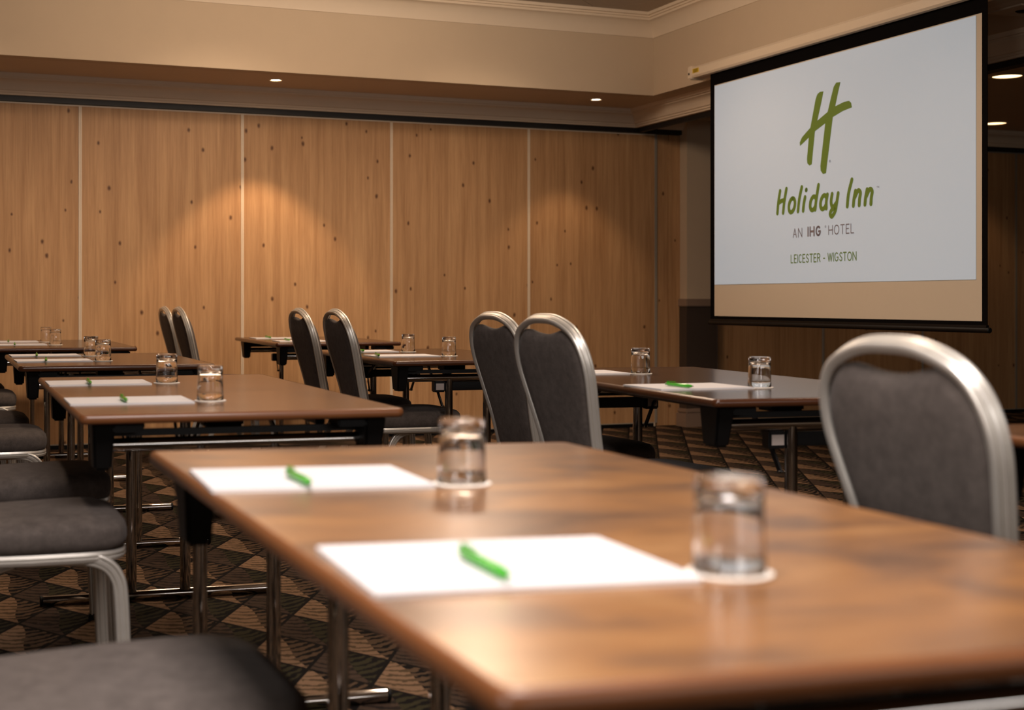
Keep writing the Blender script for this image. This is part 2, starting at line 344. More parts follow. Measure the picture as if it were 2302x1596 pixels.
# panelled partition
def panel_wall(name, joints, y, side_mat, strip_mat):
    t = struct(empty(name, (0, 0, 0)))
    boxobj('backing_board', (joints[0], joints[-1], y + 0.03, y + 0.12, 0, 2.5), M_BLACK, t)
    for a, b_ in zip(joints[:-1], joints[1:]):
        p = boxobj('panel', (0.009, b_ - a - 0.009, 0, 0.03, 0.035, PT - 0.008), side_mat, t, loc=(a, y, 0))
        boxobj('top_strip', (0.0, b_ - a, -0.004, 0.03, PT - 0.008, PT + 0.002), strip_mat, p)
        boxobj('bottom_strip', (0.0, b_ - a, -0.004, 0.03, 0.028, 0.036), M_ALUD, p)
        boxobj('floor_seal', (0.004, b_ - a - 0.004, 0.004, 0.02, 0.001, 0.028), M_BLKPL, p)
    for i, a in enumerate(joints):
        bm = bmesh.new(); box(bm, -0.010, -0.0015, -0.006, 0.03, 0.03, PT); box(bm, 0.0015, 0.010, -0.006, 0.03, 0.03, PT); box(bm, -0.002, 0.002, -0.002, 0.03, 0.03, PT)
        bmobj('joint_strip', bm, strip_mat, t, False, loc=(a, y, 0))
    return t
main_j = [X0 + WP * k for k in range(-4, 5)]
pw = panel_wall('wall_back', main_j, D, M_PANEL, M_ALUS)
for o in list(pw.children):                    # last joint of the run is a duller grey profile
    if o.name.startswith('joint_strip') and o.location.x > 5.9: o.data = o.data.copy(); o.data.materials.clear(); o.data.materials.append(M_ALUD)
boxobj('end_panel', (0.011, 0.115, 0.005, 0.03, 0.006, PT), M_PANEL, pw, loc=(main_j[-1], D, 0))
boxobj('end_panel', (0.119, 0.25, -0.004, 0.03, 0.006, PT), M_PANEL, pw, loc=(main_j[-1], D, 0))
boxobj('pivot_pin', (-0.02, -0.012, -0.012, -0.004, 0.004, 0.03), M_ALUS, pw, loc=(main_j[-1], D, 0))
panel_wall('wall_back_far_room', [6.674, 7.714, 8.75, 9.787, 10.82, 11.86], D, M_PANEL, M_ALUD)
# track slot above panels
struct(boxobj('trim_1', (-3.6, 12.4, D - 0.03, D + 0.03, PT + 0.004, PT + 0.05), M_BLACK))
# pier with dado
pier = struct(empty('wall_pier', (0, 0, 0)))
boxobj('pier_body', (6.335, 6.604, 9.53, 9.75, 0, ZS), M_CREAM, pier)
boxobj('dado_panel', (6.329, 6.608, 9.524, 9.75, 0.13, 0.935), M_DADO, pier)
boxobj('dado_rail', (6.318, 6.612, 9.508, 9.75, 0.932, 0.992), M_TAUPE, pier, bev=0.006)
bm = bmesh.new(); box(bm, 6.30, 6.61, 9.49, 9.75, 0.0, 0.105); box(bm, 6.312, 6.61, 9.502, 9.75, 0.105, 0.14, bev=0.008); bmobj('skirting', bm, M_TAUPE, pier, True)
# cornice profiles as (out, up): out = away from the wall face
CP_LOW = [(0.0, 0.0), (0.03, 0.0), (0.03, 0.014), (0.042, 0.014), (0.042, 0.026), (0.052, 0.03), (0.058, 0.045), (0.066, 0.063), (0.08, 0.08), (0.10, 0.091), (0.112, 0.094), (0.112, 0.104), (0.13, 0.104), (0.135, 0.129), (0.0, 0.129)]
CP_TOP = [(0.0, 0.0), (0.008, 0.0), (0.01, 0.01), (0.016, 0.03), (0.03, 0.062), (0.055, 0.09), (0.08, 0.105), (0.092, 0.107), (0.092, 0.122), (0.104, 0.124), (0.104, 0.136), (0.12, 0.138), (0.122, 0.158), (0.0, 0.158)]
def cornice(name, pts, outs, z, prof, mat):
    """pts: xy path of the wall line; outs: mitred outward vectors per point"""
    bm = bmesh.new(); rings = []
    for p, o in zip(pts, outs): rings.append([bm.verts.new((p[0] + o[0] * a, p[1] + o[1] * a, z + u)) for a, u in prof])
    m = len(prof)
    for A, B in zip(rings[:-1], rings[1:]):
        for k in range(m): bm.faces.new((A[k], A[(k + 1) % m], B[(k + 1) % m], B[k]))
    bm.faces.new(rings[0]); bm.faces.new(list(reversed(rings[-1])))
    return struct(bmobj(name, bm, mat, None, True, angle=25))
# lower cornice: back wall run, turning under the beam (inner corner), with a jog hidden behind the screen
yb = D - 0.02
xc = 5.93                                       # wall line x of the beam side at the back wall
def LA(s, off): return Vector((xc, yb, 0)) - vA * s + nA * off
o1 = (0, -1); oA = (-nA.x, -nA.y); oc = (oA[0] * 1.0 + 0, -1 + oA[1] * 0.0)
cornice('trim_2', [(-3.6, yb), (xc, yb)], [o1, (-1.0, -1.0)], ZS - 0.129, CP_LOW, M_CORN)
pj1 = LA(2.2, 0); pj2 = LA(2.2, 0.48); pj3 = LA(9.5, 0.48)
cornice('trim_3', [(xc, yb), pj1[:2], pj2[:2], pj3[:2]], [(-1.0, -1.0), (oA[0] - vA.x, oA[1] - vA.y), (oA[0] - vA.x, oA[1] - vA.y), oA], ZS - 0.129, CP_LOW, M_CORN)
# track below cornice on the beam side
def strip_poly(name, P, z0, z1, mat):
    bm = bmesh.new(); poly_prism(bm, [(p[0], p[1]) for p in P], z0, z1); return struct(bmobj(name, bm, mat, None, False))
strip_poly('trim_4', [LA(0.05, 0.0), LA(2.2, 0.0), LA(2.2, 0.03), LA(0.05, 0.03)], ZS - 0.165, ZS, M_BLACK)
strip_poly('trim_5', [LA(2.2, 0.47), LA(9.5, 0.47), LA(9.5, 0.55), LA(2.2, 0.55)], ZS - 0.165, ZS, M_BLACK)
strip_poly('trim_6', [LA(2.2, 0.03), LA(2.2, 0.5), LA(2.24, 0.5), LA(2.24, 0.0)], ZS - 0.165, ZS, M_BLACK)
cornice('trim_7', [(xc + 0.12, yb), (12.4, yb)], [(0, -1), (0, -1)], ZS - 0.129, CP_LOW, M_CORN)
# soffits and bulkheads
YB = 8.815
struct(boxobj('ceiling_soffit_back', (-3.6, 12.4, YB + .003, 9.85, ZS, ZS + 0.05), M_SOFFIT))
P = [tuple(PA(0, .003)[:2]), tuple(PA(12.5, .003)[:2]), (12.4, -3.6), (12.4, YB)]
bm = bmesh.new(); poly_prism(bm, P, ZS, ZS + 0.05); struct(bmobj('ceiling_soffit_side', bm, M_SOFFIT, None, False))
struct(boxobj('wall_bulkhead_back', (-3.6, bx, YB, YB + 0.1, ZS - .0004, ZC + 0.1), M_CREAM))
P = [PA(-0.0, 0), PA(12.5, 0), PA(12.5, 0.1), PA(-0.0, 0.1)]
bm = bmesh.new(); poly_prism(bm, [(p.x, p.y) for p in P], ZS - 0.0005, ZC + 0.1); struct(bmobj('wall_bulkhead_side', bm, M_CREAM, None, False))
cornice('trim_8', [(-3.6, YB), (bx, YB), PA(12.5)[:2]], [(0, -1), (oA[0], -1), oA], ZC - 0.158, CP_TOP, M_CORN)
# ceiling: plain slab plus lay-in tiles turned 45 degrees where the picture shows them
clg = struct(empty('ceiling', (0, 0, 0)))
boxobj('slab', (-4.5, 5.6, -4.5, YB, ZC + 0.012, ZC + 0.06), M_SOFFIT, clg)
tme = None
tx, ty, tr = 5.056, 8.718, -R(47.7)
cu, su = math.cos(tr), math.sin(tr)
for i in range(-9, 9):
    for j in range(-9, 9):
        cx_, cy_ = (i + 0.5) * 0.6, (j + 0.5) * 0.6
        X = tx + cx_ * cu - cy_ * su; Y = ty + cx_ * su + cy_ * cu
        if not (3.0 < X < 5.75 and 6.6 < Y < 9.0) or (Y > 8.9): continue
        if tme is None:
            bm = bmesh.new(); box(bm, -0.297, 0.297, -0.297, 0.297, 0, 0.010); tob = bmobj('tile', bm, M_TILE, clg, False); tme = tob.data
        else: tob = link('tile', tme, None, clg)
        tob.location = (X, Y, ZC); tob.rotation_euler = (0, 0, tr)
# enclosing walls out of view
struct(boxobj('wall_left', (-3.6, -3.5, -4.0, D + 0.1, 0, ZC), M_DADO))
struct(boxobj('wall_behind', (-3.6, 12.4, -4.1, -4.0, 0, ZC), M_CREAM))
struct(boxobj('wall_far_room', (12.3, 12.4, -4.0, D + 0.1, 0, ZC), M_CREAM))
# ------------------------------------------------------------------ ceiling fittings
def downlight(x, y, r, label, lampmat, dim=1.0):
    t = tag(empty('downlight', (x, y, ZS)), label, 'downlight', 'recessed downlights in the lowered ceiling')
    bm = bmesh.new(); lathe(bm, [(r * 0.86, 0.004), (r * 0.86, -0.002), (r * 0.93, -0.006), (r * 1.05, -0.004), (r * 1.08, 0.0), (r * 1.08, 0.004), (r * 0.86, 0.004)], 36); bmobj('trim_ring', bm, M_TRIM, t)
    bm = bmesh.new(); lathe(bm, [(0, -0.001), (r * 0.5, -0.0008), (r * 0.855, 0.0), (r * 0.855, 0.003), (0, 0.003)], 36); bmobj('lamp_lens', bm, lampmat, t)
downlight(2.875, 9.13, 0.042, 'small lit downlight above the brightest patch of panelling', M_LAMPS)
downlight(5.295, 9.13, 0.042, 'small lit downlight near the inner corner of the lowered ceiling', M_LAMPS)
downlight(7.218, 7.175, 0.105, 'large glowing downlight beside the top of the projector screen', M_LAMP)
downlight(9.045, 9.125, 0.105, 'large downlight half hidden by the screen edge, lower of two', M_LAMP)
v = tag(empty('ceiling_vent', (5.64, 5.50, ZS), -AR), 'square flush plate set in the dark soffit beyond the screen', 'vent')
boxobj('plate', (-0.12, 0.12, -0.12, 0.12, -0.008, 0.001), M_TRIM, v, bev=0.002)
bm = bmesh.new(); lathe(bm, [(0, -0.016), (0.03, -0.014), (0.04, -0.0078), (0, -0.0078)], 24); bmobj('sensor_dome', bm, M_BLKPL, v)

# ------------------------------------------------------------------ projector screen
SO = -0.12                                       # screen plane off the beam face
root = PA(0, SO, 0)
scr = tag(empty('projector_screen', (root.x, root.y, 0), math.pi / 2 - AR + math.pi), 'black bordered pull-down projector screen showing a green hotel logo', 'screen')
# local frame: +x = towards the camera along the beam (s), +y = away from the room?  check sign below
# rz = 270deg - AR : local x -> -vA ; local y -> rotate x by +90deg = nA rotated
def ring_frame(bm, x0, x1, z0, z1, bl, br, bb, bt, y0, y1):
    box(bm, x0, x0 + bl, y0, y1, z0, z1); box(bm, x1 - br, x1, y0, y1, z0, z1)
    box(bm, x0 + bl, x1 - br, y0, y1, z0, z0 + bb); box(bm, x0 + bl, x1 - br, y0, y1, z1 - bt, z1)
# local y axis = Rz(rz) * (0,1): for rz = 3pi/2-AR -> (-sin rz, cos rz) = (cos AR', ...) points to +X world (away from room)
FR = -1.0                                        # room side is local -y
boxobj('fabric', (1.045, 3.535, -0.001, 0.001, 0.86, 2.40), M_SCRW, scr)
bm = bmesh.new(); ring_frame(bm, 1.010, 3.557, 0.842, 2.44, 0.048, 0.036, 0.039, 0.084, -0.002, 0.0015); bmobj('border', bm, M_SCRB, scr, False)
bm = bmesh.new(); tube(bm, (0.995, 0, 0.838), (3.575, 0, 0.838), 0.014, 14, 0.004); box(bm, 1.01, 3.557, -0.008, 0.008, 0.838, 0.862); bb = bmobj('bottom_bar', bm, M_BLKPL, scr)
bm = bmesh.new()
cprof = [(-0.050, 0.016), (-0.050, 0.060), (-0.040, 0.074), (-0.020, 0.080), (0.045, 0.080), (0.045, 0.0), (0.012, 0.0), (0.012, 0.012), (-0.012, 0.012), (-0.020, 0.0), (-0.040, 0.004)]
rings = [[bm.verts.new((x, y, 2.428 + z)) for y, z in cprof] for x in (0.85, 3.78)]
for k in range(len(cprof)): bm.faces.new((rings[0][k], rings[0][(k + 1) % len(cprof)], rings[1][(k + 1) % len(cprof)], rings[1][k]))
bm.faces.new(rings[0]); bm.faces.new(list(reversed(rings[1])))
case = bmobj('case', bm, M_CASE, scr, True, angle=30)
cap = boxobj('end_cap', (0.808, 0.852, -0.055, 0.047, 2.424, 2.510), M_CASE, scr, bev=0.006)
boxobj('end_cap', (3.778, 3.82, -0.055, 0.047, 2.424, 2.510), M_CASE, scr, bev=0.006)
boxobj('key_hole', (0.822, 0.836, -0.057, -0.054, 2.452, 2.466), M_BLKPL, cap)
lb = boxobj('warning_label', (0.868, 0.945, -0.0515, -0.049, 2.458, 2.486), M_YEL, case)
bm = bmesh.new()
for (a, b_, z) in ((0.874, 0.939, 2.4805), (0.880, 0.933, 2.4745), (0.876, 0.937, 2.4685), (0.884, 0.928, 2.4625)): box(bm, a, b_, -0.0525, -0.0515, z - 0.0012, z + 0.0012)
bmobj('label_print', bm, M_BLKPL, lb, False)
boxobj('wall_bracket', (0.90, 0.95, 0.045, 0.121, 2.45, 2.50), M_CASE, scr); boxobj('wall_bracket', (3.6, 3.65, 0.045, 0.121, 2.45, 2.50), M_CASE, scr)
pic = boxobj('picture', (1.064, 3.480, -0.0035, -0.002, 1.081, 2.350), M_PIC, scr)
YP0, YP1 = -0.0048, -0.0034
def prism_xz(bm, pts, y0=YP0, y1=YP1):
    a = [bm.verts.new((x, y0, z)) for x, z in pts]; b_ = [bm.verts.new((x, y1, z)) for x, z in pts]; n = len(a)
    bm.faces.new(a); bm.faces.new(list(reversed(b_)))
    for k in range(n): bm.faces.new((a[k], a[(k + 1) % n], b_[(k + 1) % n], b_[k]))
def stroke(bm, pts, w_, smooth=True, k=0):
    """flat ribbon with round ends in the screen plane"""
    if not smooth and len(pts) > 2:
        for q in range(len(pts) - 1): stroke(bm, pts[q:q + 2], w_, True, k + q % 2)
        return
    P = [Vector((x, 0, z)) for x, z in pts]
    if len(P) > 2: P = smoothpath(P, 6)
    y0, y1 = YP0 - 0.00004 * k, YP1
    L, Rr = [], []
    for i, p in enumerate(P):
        t = (P[min(i + 1, len(P) - 1)] - P[max(i - 1, 0)]).normalized(); n = Vector((-t.z, 0, t.x)) * (w_ / 2)
        L.append(p + n); Rr.append(p - n)
    vt = lambda q, y: bm.verts.new((q.x, y, q.z))
    La = [vt(q, y0) for q in L]; Ra = [vt(q, y0) for q in Rr]
    for i in range(len(P) - 1): bm.faces.new((La[i], La[i + 1], Ra[i + 1], Ra[i]))
    for c in (P[0], P[-1]):
        ring = [vt(c + Vector((math.cos(a), 0, math.sin(a))) * (w_ / 2), y0 - 0.00002) for a in [2 * math.pi * q / 12 for q in range(12)]]
        bm.faces.new(ring)
def arc(cx, cz, rx, rz, a0, a1, n=10): return [(cx + rx * math.cos(R(a0 + (a1 - a0) * k / n)), cz + rz * math.sin(R(a0 + (a1 - a0) * k / n))) for k in range(n + 1)]
# big H mark
HL = [(2.242, 2.155), (2.21, 2.157), (2.184, 2.147), (2.167, 2.119), (2.118, 1.97), (2.102, 1.916), (2.083, 1.79), (2.087, 1.764), (2.108, 1.75), (2.129, 1.755), (2.16, 1.938), (2.182, 1.996), (2.22, 2.091)]
HR = [(2.4, 2.184), (2.362, 2.187), (2.339, 2.167), (2.312, 2.106), (2.284, 2.039), (2.26, 1.976), (2.214, 1.739), (2.216, 1.712), (2.238, 1.691), (2.266, 1.693), (2.275, 1.739), (2.33, 2.0), (2.352, 2.057), (2.38, 2.134)]
HX = [(2.015, 1.872), (2.012, 1.892), (2.033, 1.918), (2.074, 1.942), (2.118, 1.965), (2.182, 1.996), (2.284, 2.035), (2.352, 2.057), (2.437, 2.071), (2.478, 2.071), (2.497, 2.058), (2.504, 2.032), (2.42, 2.022), (2.33, 2.0), (2.26, 1.974), (2.16, 1.940), (2.102, 1.912), (2.056, 1.89)]
bm = bmesh.new()
prism_xz(bm, HL); prism_xz(bm, HR, YP0 - 0.0001); prism_xz(bm, HX, YP0 - 0.0002)
bmobj('logo_mark', bm, M_LOGO, pic, False)
# Holiday Inn in a slanted rounded hand: build upright glyphs then shear
def letter(strokes, w_, mat):
    bm = bmesh.new()
    for k, (pts, sm) in enumerate(strokes): stroke(bm, pts, w_, sm, k * 2)
    bmobj('letter', bm, mat, pic, False)
def glyphs(items, base, w_, shear):
    for x, paths in items:
        letter([([(x + px + shear * pz, base + pz) for px, pz in pth], sm) for pth, sm in paths], w_, M_LOGO)
S = 1
Hg = [([(0.012, 0.008), (0.008, 0.075), (0.012, 0.138)], 1), ([(0.072, 0.008), (0.070, 0.075), (0.076, 0.146)], 1), ([(0.010, 0.068), (0.040, 0.078), (0.072, 0.082)], 1)]
og = [(arc(0.038, 0.046, 0.030, 0.040, 90, 450, 16), 1)]
lg = [([(0.008, 0.008), (0.006, 0.075), (0.016, 0.144)], 1)]
ig = [([(0.008, 0.008), (0.006, 0.045), (0.010, 0.084)], 1), ([(0.0125, 0.124), (0.0135, 0.126)], 0)]
dg = [(arc(0.036, 0.044, 0.028, 0.038, 40, 330, 14), 1), ([(0.064, 0.008), (0.062, 0.06), (0.066, 0.144)], 1)]
ag = [(arc(0.036, 0.044, 0.028, 0.038, 40, 330, 14), 1), ([(0.064, 0.084), (0.062, 0.045), (0.070, 0.008)], 1)]
yg = [([(0.006, 0.084), (0.006, 0.04), (0.028, 0.010), (0.056, 0.032)], 1), ([(0.062, 0.084), (0.060, 0.03), (0.056, -0.012), (0.032, -0.040), (0.012, -0.026), (0.022, -0.004), (0.060, 0.014)], 1)]
Ig = [([(0.010, 0.008), (0.006, 0.075), (0.020, 0.150)], 1)]
ng = [([(0.008, 0.008), (0.006, 0.045), (0.010, 0.086)], 1), ([(0.010, 0.050), (0.032, 0.086), (0.056, 0.074), (0.056, 0.04), (0.060, 0.008)], 1)]
glyphs([(1.768, Hg), (1.884, og), (1.984, lg), (2.036, ig), (2.098, dg), (2.198, ag), (2.300, yg), (2.452, Ig), (2.508, ng), (2.610, ng)], 1.488, 0.0262, 0.22)
def caps(mat, text, x, base, h, wd, w_, gap):
    k = 0
    G = {
        'A': [([(0, 0), (.5, 1), (1, 0)], 0), ([(.2, .35), (.8, .35)], 0)], 'N': [([(0, 0), (0, 1), (1, 0), (1, 1)], 0)], 'I': [([(0, 0), (0, 1)], 0)],
        'H': [([(0, 0), (0, 1)], 0), ([(1, 0), (1, 1)], 0), ([(0, .5), (1, .5)], 0)], 'O': [(arc(.5, .5, .5, .5, 90, 450, 20), 1)],
        'G': [(arc(.5, .5, .5, .5, 50, 330, 16) + [(.98, .46)], 0), ([(.6, .46), (.98, .46)], 0)], 'T': [([(0, 1), (1, 1)], 0), ([(.5, 1), (.5, 0)], 0)],
        'E': [([(1, 1), (0, 1), (0, 0), (1, 0)], 0), ([(0, .52), (.85, .52)], 0)], 'L': [([(0, 1), (0, 0), (1, 0)], 0)], 'C': [(arc(.55, .5, .52, .5, 52, 308, 16), 1)],
        'S': [([(.95, .86), (.6, 1), (.2, .9), (.1, .7), (.5, .52), (.92, .34), (.85, .08), (.45, 0), (.03, .14)], 1)],
        'R': [([(0, 0), (0, 1), (.6, 1), (.92, .86), (.92, .64), (.6, .5), (0, .5)], 0), ([(.55, .5), (1, 0)], 0)],
        'W': [([(0, 1), (.26, 0), (.5, .95), (.74, 0), (1, 1)], 0)], '-': [([(0, .36), (1, .36)], 0)]}
    WD = {'I': 0.0, 'W': 1.5, 'O': 1.2, 'G': 1.1, 'N': 1.08, 'H': 1.05, 'E': .75, 'L': .72, 'S': .8, '-': .5, 'T': .95, 'C': .9, 'R': .9}
    for ch in text:
        if ch == ' ': x += wd * 0.62; continue
        ww = wd * WD.get(ch, 1.0)
        letter([([(x + px * ww, base + pz * h) for px, pz in pth], sm) for pth, sm in G[ch]], w_, mat)
        x += ww + gap
    return x
caps(M_GREY, 'AN', 1.945, 1.346, 0.050, 0.034, 0.0062, 0.018)
caps(M_GREY, 'HOTEL', 2.292, 1.348, 0.049, 0.035, 0.0062, 0.0165)
caps(M_GREY, 'IHG', 2.094, 1.349, 0.048, 0.036, 0.0125, 0.021)
caps(M_LOGO, 'LEICESTER', 1.923, 1.199, 0.045, 0.0285, 0.0066, 0.0128)
caps(M_LOGO, '-', 2.243, 1.217, 0.0, 0.026, 0.0064, 0)
caps(M_LOGO, 'WIGSTON', 2.284, 1.199, 0.045, 0.0285, 0.0064, 0.0118)
def mark(x, z):
    letter([(arc(x, z, 0.0065, 0.0065, 90, 450, 12), True)], 0.0016, M_GREY); caps(M_GREY, 'R', x - .0022, z - .0035, 0.007, 0.0045, 0.0014, 0)
mark(2.304, 1.757); mark(2.262, 1.394)
caps(M_GREY, 'T', 2.722, 1.577, 0.008, 0.007, 0.0018, 0); letter([([(2.733, 1.577), (2.733, 1.585), (2.737, 1.579), (2.741, 1.585), (2.741, 1.577)], False)], 0.0016, M_GREY)

# ------------------------------------------------------------------ banquet chair (faces +x)
HC = 0.940
def backx(z): return -0.218 - 0.114 * max(0, (z - 0.47) / 0.47) ** 1.08
half = [(0.0, HC - .010), (0.055, HC - .0125), (0.105, HC - .025), (0.146, HC - .045), (0.173, HC - .076), (0.186, HC - .115), (0.188, HC - .158), (0.179, HC - .21), (0.163, HC - .28), (0.148, HC - .35), (0.139, HC - .42), (0.138, HC - .46)]
FPROF = []                                        # fluted flat-oval section: a = depth direction, b = thickness
for a, b_ in [(-.0170, .004), (-.0158, .0088), (-.0125, .0112), (-.0092, .0108), (-.0078, .0062), (-.0064, .0062), (-.0052, .0108), (0, .0116), (.0052, .0108), (.0064, .0062), (.0078, .0062), (.0092, .0108), (.0125, .0112), (.0158, .0088), (.0170, .004)]:
    FPROF.append((a * .94, b_ * .84))
FPROF = FPROF + [(a, -b_) for a, b_ in reversed(FPROF)]
def make_chair():
    t = empty('banquet_chair')
    # one continuous arch from seat bend to seat bend
    def side_pts(s):
        return [(backx(z), s * y, z) for y, z in half]
    right = side_pts(1); left = side_pts(-1)[1:]
    bend = lambda s: [(-0.211, s * .141, .450), (-0.190, s * .146, .428), (-0.155, s * .154, .415), (-0.11, s * .164, .411)]
    pts = list(reversed(bend(-1))) + list(reversed(left)) + right + bend(1)
    path = smoothpath(pts, 4)
    bm = bmesh.new(); sweep(bm, path, FPROF, (-0.4, 0, 0.9)); bf = bmobj('back_frame', bm, M_FRAME, t, angle=50)
    for s in (-1, 1):
        fl = smoothpath([(-0.11, s * .164, .411), (-0.02, s * .184, .411), (0.08, s * .197, .411), (0.13, s * .203, .408), (0.165, s * .207, .394), (0.187, s * .209, .366), (0.196, s * .210, .32), (0.203, s * .211, .16), (0.210, s * .212, .012)], 4)
        bm = bmesh.new(); sweep(bm, fl, FPROF, (0, 0, 1)); l = bmobj('leg', bm, M_FRAME, t, angle=50)
        bm = bmesh.new(); box(bm, .190, .230, s * .212 - .013, s * .212 + .013, 0.0005, .020, bev=0.003); bmobj('foot_cap', bm, M_BLKPL, l)
        rl = smoothpath([(-0.035, s * .168, .404), (-0.075, s * .168, .392), (-0.105, s * .170, .362), (-0.13, s * .173, .30), (-0.175, s * .180, .16), (-0.225, s * .188, .012)], 4)
        bm = bmesh.new(); sweep(bm, rl, FPROF, (0, 0, 1)); l = bmobj('leg', bm, M_FRAME, t, angle=50)
        bm = bmesh.new(); box(bm, -.246, -.206, s * .188 - .013, s * .188 + .013, 0.0005, .020, bev=0.003); bmobj('foot_cap', bm, M_BLKPL, l)
    # seat outline (top view), rounded front
    def outline(sx, n=40):
        pts = []
        for k in range(n):
            a = 2 * math.pi * k / n; ca, sa = math.cos(a), math.sin(a)
            e = 0.34 if ca > 0 else 0.22
            x = abs(ca) ** e * (1 if ca > 0 else -1) * 0.222; y = abs(sa) ** (0.42 if ca > 0 else .25) * (1 if sa > 0 else -1)
            wy = 0.222 - 0.018 * max(0, -x / .22)
            pts.append((x * sx, y * wy * sx))
        return pts
    bm = bmesh.new(); rings = []
    for sx, z in [(0.93, .424), (0.985, .430), (1.0, .447), (1.0, .463), (0.985, .478), (0.94, .490), (0.84, .498), (0.6, .504), (0.3, .506)]:
        rings.append([bm.verts.new((x, y, z - 0.012 * (0.22 - x) / .44 * (1 if z > .47 else 0))) for x, y in outline(sx)])
    for A, B in zip(rings[:-1], rings[1:]):
        for k in range(len(A)): bm.faces.new((A[k], A[(k + 1) % len(A)], B[(k + 1) % len(A)], B[k]))
    bm.faces.new(list(reversed(rings[0]))); bm.faces.new(rings[-1]); bmobj('seat', bm, M_FAB, t, angle=60)
    bm = bmesh.new(); o = outline(0.955)
    sweep(bm, [(x, y, .414) for x, y in o], [(.011, .006), (.004, .0085), (.002, .006), (-.002, .006), (-.004, .0085), (-.011, .006), (-.011, -.006), (.011, -.006)], (0, 0, 1), closed=True); bmobj('seat_frame', bm, M_FRAME, t)
    # upholstered back pad, with the dipped top under the hand hole
    def inner(z):                                 # half width of pad at height z
        zz = [(HC - .115, .178), (HC - .158, .179), (HC - .21, .170), (HC - .28, .154), (HC - .35, .139), (HC - .42, .130), (HC - .50, .129)]
        for (a, ya), (b2, yb2) in zip(zz[:-1], zz[1:]):
            if b2 <= z <= a: return ya + (yb2 - ya) * (a - z) / (a - b2)
        return .129
    out = []
    top = [(0.0, HC - .0545), (0.02, HC - .0540), (0.04, HC - .0520), (0.06, HC - .0485), (0.08, HC - .0440), (0.098, HC - .0415), (0.115, HC - .0440), (0.13, HC - .0510), (0.146, HC - .0620), (0.161, HC - .078), (0.174, HC - .102)]
    side = [(inner(HC - q), HC - q) for q in (.13, .17, .22, .28, .34, .40, .445)]
    bot = [(0.124, HC - .470), (0.105, HC - .487), (0.06, HC - .492), (0.0, HC - .493)]
    hp = top + side + bot
    full = hp + [(-y, z) for y, z in reversed(hp[1:-1])]
    n = len(full); cy_, cz = 0.0, HC - 0.28
    def lay(s, dx): return [bm.verts.new((backx(cz + (z - cz) * s) + dx, cy_ + (y - cy_) * s, cz + (z - cz) * s)) for y, z in full]
    bm = bmesh.new()
    L = [lay(.35, -.022), lay(.7, -.021), lay(.88, -.018), lay(.96, -.012), lay(1.0, -.003), lay(1.0, .010), lay(.97, .024), lay(.9, .033), lay(.72, .038), lay(.35, .040)]
    for A, B in zip(L[:-1], L[1:]):
        for k in range(n): bm.faces.new((A[k], A[(k + 1) % n], B[(k + 1) % n], B[k]))
    bm.faces.new(list(reversed(L[0]))); bm.faces.new(L[-1]); bmobj('backrest', bm, M_FAB, t, angle=70)
    return t
